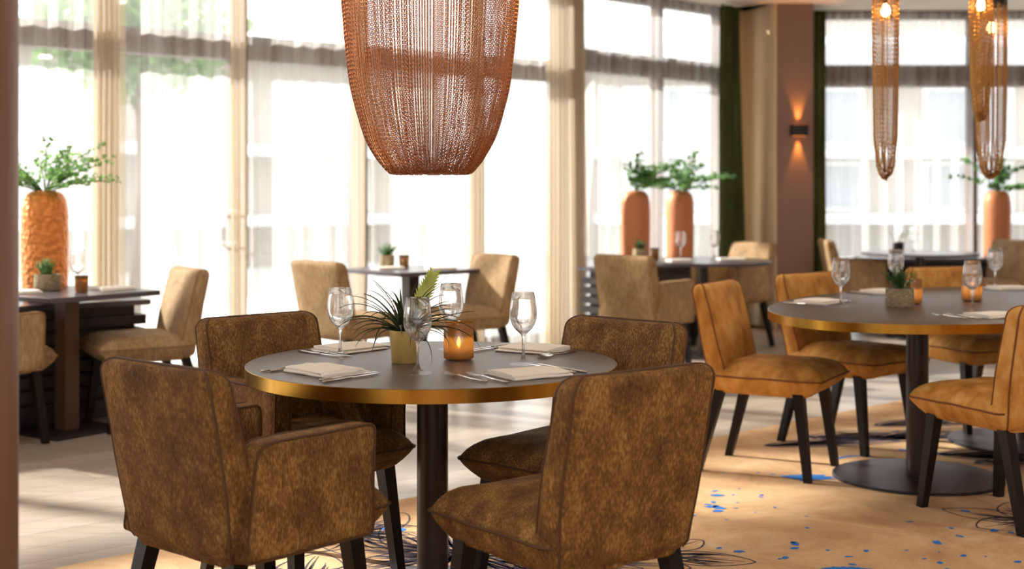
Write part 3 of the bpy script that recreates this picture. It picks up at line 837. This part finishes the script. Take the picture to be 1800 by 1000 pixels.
# ------------------------------------------------------------------ plants
def strap_leaf(az, el, ln, droop, w, kink=0, z0=.0):
    """a narrow channelled leaf arching outwards"""
    n = 14; pts = []; p = Vector((0.012*math.cos(az), .012*math.sin(az), z0)); e = el
    for i in range(n+1):
        pts.append(p.copy()); t = i/n
        e -= droop/n*(.4+1.4*t)
        a = az+kink*t
        p = p+Vector((math.cos(a)*math.cos(e), math.sin(a)*math.cos(e), math.sin(e)))*(ln/n)
    mb = MB(); vs = []
    for i, q in enumerate(pts):
        t = i/n; ww = w*(1-t**2.2)*(.7+.3*math.sin(PI*min(1,t*2))) + .0004
        s = Vector((-math.sin(az+kink*t), math.cos(az+kink*t), 0))
        vs += [q+s*ww+Vector((0,0,ww*.5)), q, q-s*ww+Vector((0,0,ww*.5)), q-Vector((0,0,.0012))]
    fs = []
    for i in range(n):
        a = i*4
        for j, k in ((0,1),(1,2),(2,3),(3,0)): fs.append((a+j, a+k, a+4+k, a+4+j))
    return mb.add(vs, fs)
pt = thing('potted_bromeliad', on(-.335,4.155), 0, 'spiky dark green plant in an olive gold pot on the round table', 'potted plant')
MB().lathe([(.041,0),(.0425,.002),(.0485,.1),(.0485,.102),(.0465,.102),(.045,.085)], 48, cap1=False).build('pot', M['olive'], pt, angle=40)
MB().lathe([(.0455,.086),(.0457,.09),(.02,.094)], 32).build('soil', M['soil'], pt)
r = random.Random(11)
leaves = []
for k in range(46):
    az = k*2.39996+r.uniform(-.25,.25); f = k/46
    el = .35+1.05*f+r.uniform(-.12,.12)
    ln = r.uniform(.17,.26)*(1-.12*f); dr = r.uniform(.9,1.8)*(1-.6*f)
    leaves.append((az, el, ln, dr, r.uniform(.0056,.008), r.uniform(-.4,.4)))
leaves += [(3.3,.75,.25,1.75,.005,.2),(3.05,.95,.23,1.3,.005,.1),(2.9,.55,.24,1.2,.005,.0),(4.1,.4,.2,1.5,.005,.3),(-.35,.6,.2,2.6,.004,.2),(-.1,.5,.22,.4,.0065,.1),(.05,.35,.2,2.2,.004,0),(5.3,.3,.2,2.0,.0042,.2)]
for L_ in leaves: strap_leaf(*L_, z0=.093).build('leaf', M['strap'], pt, angle=60)
# flower spike: flat overlapping bracts
mb = MB(); n = 12
ax = Vector((.42,-.05,.9)).normalized(); sd = Vector((.9,.1,-.42)).normalized(); nr = ax.cross(sd)
base = Vector((.022,0,.135))
mb.tube([base-ax*.03, base+ax*.05], .003, 6)
for i in range(n):
    t = i/(n-1)
    for s in (1,-1):
        q = base+ax*(.02+.13*t+ (.004 if s > 0 else 0)); ln = .058*(1-.45*t)*(.55+.45*min(1,t*4)); dr = (sd*s*.62+ax*.78).normalized()
        w = ax*.008-sd*s*.002
        tip = q+dr*ln; m1 = q+dr*ln*.5
        mb.add([q-w*.6, q+w, m1+w*.9+nr*.004, tip, m1-w*.7+nr*.004, q+nr*.005, m1-nr*.004], [(0,5,4),(5,1,2),(5,2,4),(4,2,3),(0,4,6),(6,4,3),(6,3,2),(6,2,1),(0,6,1)])
mb.build('flower_spike', M['spike'], pt, smooth=False)

def herb_pot(name, x, y, z, r0, h, label, potm, n=60, ln=.1, col='herb', seed=0):
    t = thing(name, (x,y,z), seed, label, 'potted plant')
    MB().lathe([(r0*.94,0),(r0,.006),(r0*1.02,h*.5),(r0*.99,h),(r0*.86,h),(r0*.84,h*.85)], 32, cap1=False).build('pot', M[potm], t, angle=50)
    MB().lathe([(r0*.85,h*.84),(r0*.3,h*.9)], 24).build('soil', M['soil'], t)
    rn = random.Random(seed); mb = MB()
    for k in range(n):
        az = rn.uniform(0,2*PI); el = rn.uniform(.75,1.5); L2 = ln*rn.uniform(.6,1.15)
        p = Vector((rn.uniform(-.4,.4)*r0, rn.uniform(-.4,.4)*r0, h*.86)); dirv = Vector((math.cos(az)*math.cos(el), math.sin(az)*math.cos(el), math.sin(el)))
        mb.tube([p, p+dirv*L2], .0012, 4)
        for j in range(7):
            q = p+dirv*L2*(.25+.75*j/7); a2 = rn.uniform(0,2*PI); s = dirv.cross(Vector((math.cos(a2),math.sin(a2),.3))).normalized()
            l = .018*rn.uniform(.7,1.2); w = dirv.cross(s)*.0035; tp = q+(s*.75+dirv*.65)*l; md = q+(s*.75+dirv*.65)*l*.5
            mb.add([q, md+w, tp, md-w], [(0,1,2,3)])
    mb.build('foliage', M[col], t, smooth=False)
    return t
herb_pot('potted_herb', 1.79, 6.12, TT, .064, .088, 'green herb in a carved stone pot on the oval table', 'stone', 44, .11, seed=3)
herb_pot('potted_herb', -2.53, 7.22, TB, .07, .09, 'green herb in a stone pot on the left square table before the hammered vase', 'stone', 60, .09, 'spray', seed=5)
herb_pot('potted_herb', -.88, 9.35, TB, .05, .09, 'bright green herb in a grey pot on the small square table', 'stone', 60, .09, 'spray', seed=6)
herb_pot('potted_herb', 1.0, 10.36, TB, .055, .09, 'dark green herb in a stone pot on the round table before the left terracotta vase', 'stone', 50, .08, seed=8)
herb_pot('potted_herb', 3.38, 11.6, TB, .045, .09, 'dark green herb in a dark pot on the far round table', 'black', 14, .16, seed=9)

def vase(x, y, z, r0, h, mat, label, seg=64):
    prof = [(r0*.86,0),(r0*.93,.01),(r0*.97,h*.12),(r0,h*.45),(r0*1.0,h*.72),(r0*.975,h*.84),(r0*.9,h*.92),(r0*.76,h*.97),(r0*.55,h*.995),(r0*.42,h),(r0*.40,h*.985),(r0*.38,h*.9)]
    fine = []
    o = MB().lathe(prof, seg).build('vase', M[mat], None, angle=60); o.location = (x,y,z)
    return tag(o, label, 'vase', 'tall rounded vases on the benches')
def branches(x, y, z, label, seed, spread=1.0, n=11, ls=1.0, mat='spray', nin=(0, -1)):
    t = thing('leafy_branches', (x,y,z), 0, label, 'branches', 'leafy branches in the tall vases')
    rn = random.Random(seed); st = MB(); lf = MB()
    for k in range(n):
        az = rn.uniform(0,2*PI)
        while math.cos(az)*nin[0]+math.sin(az)*nin[1] < -.2: az = rn.uniform(0,2*PI)
        el = rn.uniform(.55,1.35); L2 = rn.uniform(.2,.5)*spread
        p = Vector((0,0,-.04)); path = []
        e = el
        for i in range(9):
            path.append(p.copy()); e -= .09*rn.uniform(.2,1.4)
            dv = Vector((math.cos(az)*math.cos(e), math.sin(az)*math.cos(e), math.sin(e))); p = p+dv*L2/8
            if i < 1: p = Vector((p.x*.5, p.y*.5, p.z))
            if i > 2:
                for j in range(7):
                    a2 = rn.uniform(0,2*PI); s = Vector((math.cos(a2), math.sin(a2), rn.uniform(-.3,.9))).normalized()
                    l = ls*rn.uniform(.03,.055); q = p+s*.008+dv*rn.uniform(-.02,.02)
                    w = s.cross(Vector((rn.uniform(-1,1),rn.uniform(-1,1),rn.uniform(-1,1)))).normalized()*l*.4
                    lf.add([q, q+s*l*.5+w, q+s*l, q+s*l*.5-w], [(0,1,2,3)])
        st.tube(path, .0028, 4)
    st.build('stems', M['herb'], t); lf.build('foliage', M[mat], t, smooth=False)
BZ = .67
def Bb(s): return B(s, .37)
vx, vy = -2.65, 7.52
vase(vx, vy, BZ, .128, .63, 'hammered', 'tall hammered copper vase on the slatted bench at the left')
branches(vx, vy, BZ+.63, 'green leafy branches in the hammered copper vase', 3, 1.0, 34, .6, 'pale_spray')
v1, v2 = Bb(.366), Bb(.96)
vase(v1.x, v1.y, BZ, .125, .63, 'terra', 'left one of the two tall terracotta vases before the sheer curtain')
vase(v2.x, v2.y, BZ, .125, .63, 'terra', 'right one of the two tall terracotta vases, nearest the green velvet curtain')
branches(v1.x, v1.y, BZ+.63, 'green leafy branches in the left one of the two terracotta vases', 8, 1.0, 14, nin=NB)
branches(v2.x, v2.y, BZ+.63, 'green leafy branches in the terracotta vase nearest the green curtain', 9, 1.0, 14, nin=NB)
vase(4.58, 12.52, BZ, .128, .63, 'terra', 'tall terracotta vase at the far right window')
branches(4.58, 12.52, BZ+.63, 'green leafy branches in the terracotta vase at the far right window', 12, 1.0, 13)

def bench(P, u0, u1, n0, n1, label):
    t = thing('slatted_bench', (0,0,0), 0, label, 'bench', 'black slatted benches along the windows')
    def bx(mb, a, b, c, d_, z0, z1):
        q = [P(a,c), P(b,c), P(b,d_), P(a,d_)]; mb.prism([(v.x,v.y) for v in q][::-1], z0, z1); return mb
    bx(MB(), u0-.02, u1+.02, n0-.02, n1+.02, BZ-.03, BZ).build('bench_top', M['benchtop'], t, smooth=False)
    bx(MB(), u0+.05, u1-.05, n0+.05, n1-.05, 0, BZ-.03).build('bench_core', M['slat'], t, smooth=False)
    z = .06
    while z < BZ-.08:
        bx(MB(), u0, u1, n0, n1, z, z+.055).build('slat', M['slat'], t, smooth=False); z += .078
    return t
bench(A, -3.6, -.07, .70, 1.10, 'black slatted bench under the hammered copper vase at the left')
bench(B, -.20, 1.56, .27, .49, 'black slatted bench under the two terracotta vases')
bench(lambda s, n=0, z=0: Vector((s, 12.95-n, z)), 3.3, 7.2, .24, .6, 'black slatted bench under the far right window')

# ------------------------------------------------------------------ pendants (chain lamps)
def chain_mesh(paths, pitch, a, b, rt, seg=8):
    verts = []; faces = []
    ring = [(math.cos(2*PI*k/seg), math.sin(2*PI*k/seg)) for k in range(seg)]
    cs = [(math.cos(2*PI*k/3), math.sin(2*PI*k/3)) for k in range(3)]
    for path in paths:
        # resample
        P = [Vector(p) for p in path]; acc = 0; alt = 0
        for i in range(len(P)-1):
            s = P[i+1]-P[i]; L_ = s.length
            if L_ < 1e-9: continue
            T = s/L_
            R = Vector((T.y, -T.x, 0))
            R = R.normalized() if R.length > .05 else Vector((1,0,0))
            side = Vector((-P[i].y, P[i].x, 0)); side = side.normalized() if side.length > 1e-4 else Vector((1,0,0))
            side = (side-T*side.dot(T)).normalized(); nrm = T.cross(side)
            while acc < L_:
                c = P[i]+T*acc; ang = .7 if alt else -.7; alt ^= 1
                u = side*math.cos(ang)+nrm*math.sin(ang); w = T.cross(u)
                o = len(verts)
                for cx, sx in ring:
                    ctr = c+T*(a*cx)+u*(b*sx); outv = (T*(cx/a)+u*(sx/b)).normalized()
                    for q, q2 in cs: verts.append(tuple(ctr+outv*(rt*q)+w*(rt*q2)))
                for k in range(seg):
                    k2 = (k+1) % seg
                    for j in range(3):
                        j2 = (j+1) % 3; faces.append((o+k*3+j, o+k*3+j2, o+k2*3+j2, o+k2*3+j))
                acc += pitch
            acc -= L_
    mb = MB(); mb.v = verts; mb.f = faces; return mb
def bulb_at(t, z, s, e, wx, wy, wz, lightsize=.03, x=0):
    b = MB().lathe([(.001,-.05*s),(.018*s,-.045*s),(.03*s,-.025*s),(.032*s,-.005*s),(.024*s,.02*s),(.013*s,.04*s),(.012*s,.06*s)], 20, x, 0, z).build('bulb', M['bulb'], t)
    l = bpy.data.lights.new('bulb_light', 'POINT'); l.energy = e; l.color = (1,.6,.28); l.shadow_soft_size = lightsize
    o = bpy.data.objects.new('bulb_light', l); COL.objects.link(o); o.location = (wx,wy,wz)
PX, PY = -.257, 4.17
SC_ = 4.17/2330
prof = [(305,60),(303.5,70),(299,76),(291,84),(281,91),(256,107),(224,119.5),(160,137),(88,147),(0,154.5),(-90,157.5),(-150,158)]
prof = [(1.30+(335-y)*SC_, rr_*SC_) for y, rr_ in prof]
t = thing('chain_pendant', (PX,PY,0), 0, 'large copper chain pendant lamp hanging above the round table', 'pendant lamp')
rn = random.Random(5); paths = []
NS = 196
for k in range(NS):
    a = 2*PI*(k+rn.uniform(-.2,.2))/NS; dz = rn.uniform(-.003,.003)
    pts = [((rad+rn.uniform(-.002,.002))*math.cos(a), (rad+rn.uniform(-.002,.002))*math.sin(a), z+dz) for z, rad in prof]
    dense = []
    for i in range(len(pts)-1):
        P0, A_, B_, P3 = (Vector(pts[max(0,i-1)]), Vector(pts[i]), Vector(pts[i+1]), Vector(pts[min(len(pts)-1,i+2)]))
        for q in range(5):
            u = q/5; dense.append(.5*((2*A_)+(B_-P0)*u+(2*P0-5*A_+4*B_-P3)*u*u+(3*A_-P0-3*B_+P3)*u**3))
    dense.append(Vector(pts[-1]))
    # underside: chain continues towards the middle with a little slack
    inn = [Vector((math.cos(a+.35*(1-s))*prof[0][1]*s, math.sin(a+.35*(1-s))*prof[0][1]*s, prof[0][0]-.002*rn.random()+.012*(1-s))) for s in (.25,.5,.75)]
    paths.append(inn+dense)
o = chain_mesh(paths, .0066, .005, .0027, .00105).build('chain_fringe', M['chain'], t, smooth=False); o['kind'] = 'stuff'
zr = prof[-1][0]; R0 = prof[-1][1]
MB().lathe([(R0-.006,zr-.01),(R0+.004,zr-.01),(R0+.004,zr+.03),(R0-.006,zr+.03),(R0-.006,zr-.01)], 64, cap0=False, cap1=False).build('ring', M['chain'], t, angle=30)
mb = MB()
for k in range(3):
    a = 2*PI*k/3; mb.tube([(R0*.99*math.cos(a), R0*.99*math.sin(a), zr+.02), (0,0,zr+.15)], .004, 6)
mb.build('spokes', M['black'], t)
MB().tube([(0,0,zr+.14),(0,0,3.05)], .004, 6).build('cord', M['black'], t)
MB().lathe([(.02,2.03),(.02,2.06),(.008,2.07),(.008,zr+.16)], 16, .035, 0).build('socket', M['black'], t, angle=40)
bulb_at(t, 1.985, .9, 3, PX+.035, PY, 1.985, x=.035)

def slim_pendant(x, y, zb, zr, r0, label, zbulb, n=30, seed=0):
    t = thing('chain_pendant', (x,y,0), 0, label, 'pendant lamp', 'slim chain pendants over the oval table')
    rn = random.Random(seed); paths = []
    for k in range(n):
        a = PI*2*k/n+rn.uniform(-.1,.1); low = rn.uniform(0,.05)*(1 if k % 2 else .4)
        a2 = a+rn.uniform(-.3,.3)
        H_ = zr-zb
        pts = [(r0*math.cos(a), r0*math.sin(a), zr), (r0*math.cos(a), r0*math.sin(a), zb+H_*.6), (r0*.9*math.cos(a), r0*.9*math.sin(a), zb+.2+low), (r0*.68*math.cos(a2), r0*.68*math.sin(a2), zb+.06+low),
               (r0*.5*math.cos(a2), r0*.5*math.sin(a2), zb+.022+low), (r0*.25*math.cos(a2), r0*.25*math.sin(a2), zb+.005+low), (0.004*math.cos(a2),0.004*math.sin(a2),zb+low)]
        paths.append(pts)
    o = chain_mesh(paths, .0115, .0085, .0038, .0017, 8).build('chain_fringe', M['chain_gold'], t, smooth=False); o['kind'] = 'stuff'
    MB().lathe([(r0-.01,zr-.01),(r0+.003,zr-.01),(r0+.003,zr+.022),(.01,zr+.026)], 40, cap0=False).build('cap', M['black'], t, angle=30)
    MB().tube([(0,0,zr+.02),(0,0,3.05)], .003, 6).build('cord', M['black'], t)
    MB().lathe([(.012,zbulb+.03),(.012,zr-.005)], 12).build('socket', M['black'], t, angle=40)
    bulb_at(t, zbulb, .7, 5, x, y, zbulb, .02)
slim_pendant(1.86, 6.6, 1.35, 2.42, .062, 'slim bronze chain pendant above the left half of the oval table, hanging alone', 2.20, 27, 1)
slim_pendant(2.44, 6.9, 1.655, 2.44, .056, 'shorter slim bronze chain pendant at the right, above the far candle', 2.27, 25, 2)
slim_pendant(2.60, 7.2, 1.36, 2.31, .083, 'longer slim bronze chain pendant at the right, behind the shorter one', 2.19, 36, 3)

# ------------------------------------------------------------------ sconce
t = thing('wall_sconce', (2.675, 12.4, 1.86), 0, 'small black up and down wall lamp on the brown column', 'wall lamp')
MB().rings([[(px,py-.055,z) for px,py in rr(.075-i,.05-i,.006,3)] for z, i in ((-.052,.002),(-.05,0),(.05,0),(.052,.002))]).build('housing', M['black'], t, angle=30)
MB().box(-.06,.06,-.095,-.015,-.0535,-.0522).build('lower_lens', M['wick_glow'], t, smooth=False)
MB().box(-.06,.06,-.095,-.015,.0522,.0535).build('upper_lens', M['wick_glow'], t, smooth=False)
for s in (1,-1):
    l = bpy.data.lights.new('sconce_light', 'SPOT'); l.energy = 20; l.color = (1,.38,.08); l.spot_size = .8; l.spot_blend = .5; l.shadow_soft_size = .02
    o = bpy.data.objects.new('sconce_light', l); COL.objects.link(o); o.location = (2.675, 12.375, 1.86+s*.06); o.rotation_euler = (PI if s > 0 else 0, 0, 0)

# ------------------------------------------------------------------ outside
big = [(-60,-40),(60,-40),(60,70),(-60,70)]
struct(MB().prism(big, -.5, -.14).build('ground_terrace', M['terrace'], smooth=False))
def building(x, y, rz, w, h, label, floors=2, seed=0):
    t = thing('house', (x,y,-.14), rz, label, 'building', 'pale buildings outside the windows')
    MB().box(-w/2,w/2,0,5,0,h).build('wall', M['facade'], t, smooth=False)
    for z0, z1 in ((.78,.96),(2.1,2.3)):
        MB().box(-w/2,w/2,-1.0,0,z0,z1).build('balcony', M['white'], t, smooth=False)
    for z0, z1 in ((1.0,2.05),(2.36,3.6)):
        k = -w/2+.6
        while k < w/2-1.6:
            fr = MB().box(k,k+1.9,-.06,.02,z0,z1).build('window', M['white'], t, smooth=False)
            MB().box(k+.1,k+1.8,-.08,-.05,z0+.1,z1-.1).build('pane', M['greyglass'], fr, smooth=False)
            k += 3.1
    MB().rings([[(-w/2-.3,-.5,z),(w/2+.3,-.5,z),(w/2+.3,5.2,z),(-w/2-.3,5.2,z)] if z < 4.2 else [(-w/2-.3,1.2,z),(w/2+.3,1.2,z),(w/2+.3,4,z),(-w/2-.3,4,z)] for z in (h,h+.12,h+.7)]).build('roof', M['greypaint'], t, smooth=False)
    return t
building(-11.7, 20.4, math.radians(39), 26, 3.9, 'pale two storey building seen through the long window wall')
building(11.2, 27.5, 0, 19, 3.9, 'pale two storey building seen through the far right window')
def rail_line(x0, y0, x1, y1, zs, label, posts):
    t = thing('terrace_railing', (0,0,0), 0, label, 'railing', 'white railings on the terrace')
    for z in zs: MB().tube([(x0,y0,z),(x1,y1,z)], .035, 8).build('rail', M['white'], t)
    for k in range(posts):
        f = k/(posts-1); MB().tube([(x0+(x1-x0)*f, y0+(y1-y0)*f, -.14),(x0+(x1-x0)*f, y0+(y1-y0)*f, zs[0])], .025, 8).build('post', M['white'], t)
rail_line(2.0, 17.2, 9.0, 17.2, (.95,.4), 'white terrace railing outside the far right window', 8)
# roof overhang outside
struct(MB().prism([(2.2,13.2),(8,13.2),(8,14.6),(2.2,14.6)], 3.0, 3.2).build('roof_overhang', M['white'], smooth=False))
# tree outside the left windows
tt = thing('tree', (-4.3,15.2,-.14), 0, 'green leafy tree outside the left windows', 'tree')
MB().tube([(0,0,0),(.1,.05,1.5),(0,.1,2.9)], lambda t: .13-.06*t, 10).build('trunk', M['frame'], tt)
mb = MB(); rn = random.Random(4)
for k in range(1800):
    a = rn.uniform(0,2*PI); u = rn.uniform(-1,1); rad = 1.25*rn.random()**.4
    c = Vector((rad*math.cos(a)*math.sqrt(1-u*u), rad*math.sin(a)*math.sqrt(1-u*u), 3.3+.95*u*rad/1.5))
    s = Vector((rn.uniform(-1,1),rn.uniform(-1,1),rn.uniform(-1,1))).normalized(); w = s.cross(Vector((rn.uniform(-1,1),rn.uniform(-1,1),1))).normalized()*.06
    mb.add([c, c+s*.1+w, c+s*.2, c+s*.1-w], [(0,1,2,3)])
mb.build('foliage', M['spray'], tt, smooth=False)

# ------------------------------------------------------------------ light
w = bpy.data.worlds.new('world'); sc.world = w; w.use_nodes = True
bg = w.node_tree.nodes['Background']; bg.inputs[0].default_value = (.93, .96, 1, 1); bg.inputs[1].default_value = 3.0
sun = bpy.data.lights.new('sun', 'SUN'); sun.energy = 16; sun.angle = math.radians(2.5); sun.color = (1, .94, .85)
so = bpy.data.objects.new('sun', sun); COL.objects.link(so)
to_sun = Vector((-.92, .42, .54)).normalized()
so.rotation_euler = to_sun.to_track_quat('Z', 'Y').to_euler()
# unseen area lights added under the ceiling to fill the room
for i, (x, y) in enumerate([(-2.6,1.0),(-.6,1.0),(1.4,1.0),(3.4,1.0),(-3.6,3.6),(3.2,4.4),(5.0,3.6),(5.0,7.2),(3.8,9.4),(.6,7.0),(-1.6,6.4)]):
    l = bpy.data.lights.new('ceiling_fill', 'AREA'); l.shape = 'DISK'; l.size = .16; l.energy = 20 if y < 5 else 11; l.color = (1,.93,.84)
    o = bpy.data.objects.new('ceiling_fill', l); COL.objects.link(o); o.location = (x,y,3.04)

sc.view_settings.view_transform = 'Standard'; sc.view_settings.look = 'None'; sc.view_settings.gamma = 1
sc.view_settings.use_curve_mapping = False; sc.view_settings.exposure = 0.07
cy = sc.cycles
cy.use_denoising = True; cy.max_bounces = 12; cy.transparent_max_bounces = 32; cy.transmission_bounces = 10; cy.diffuse_bounces = 5; cy.glossy_bounces = 5
cy.sample_clamp_indirect = 6.0; cy.caustics_reflective = False; cy.blur_glossy = .5
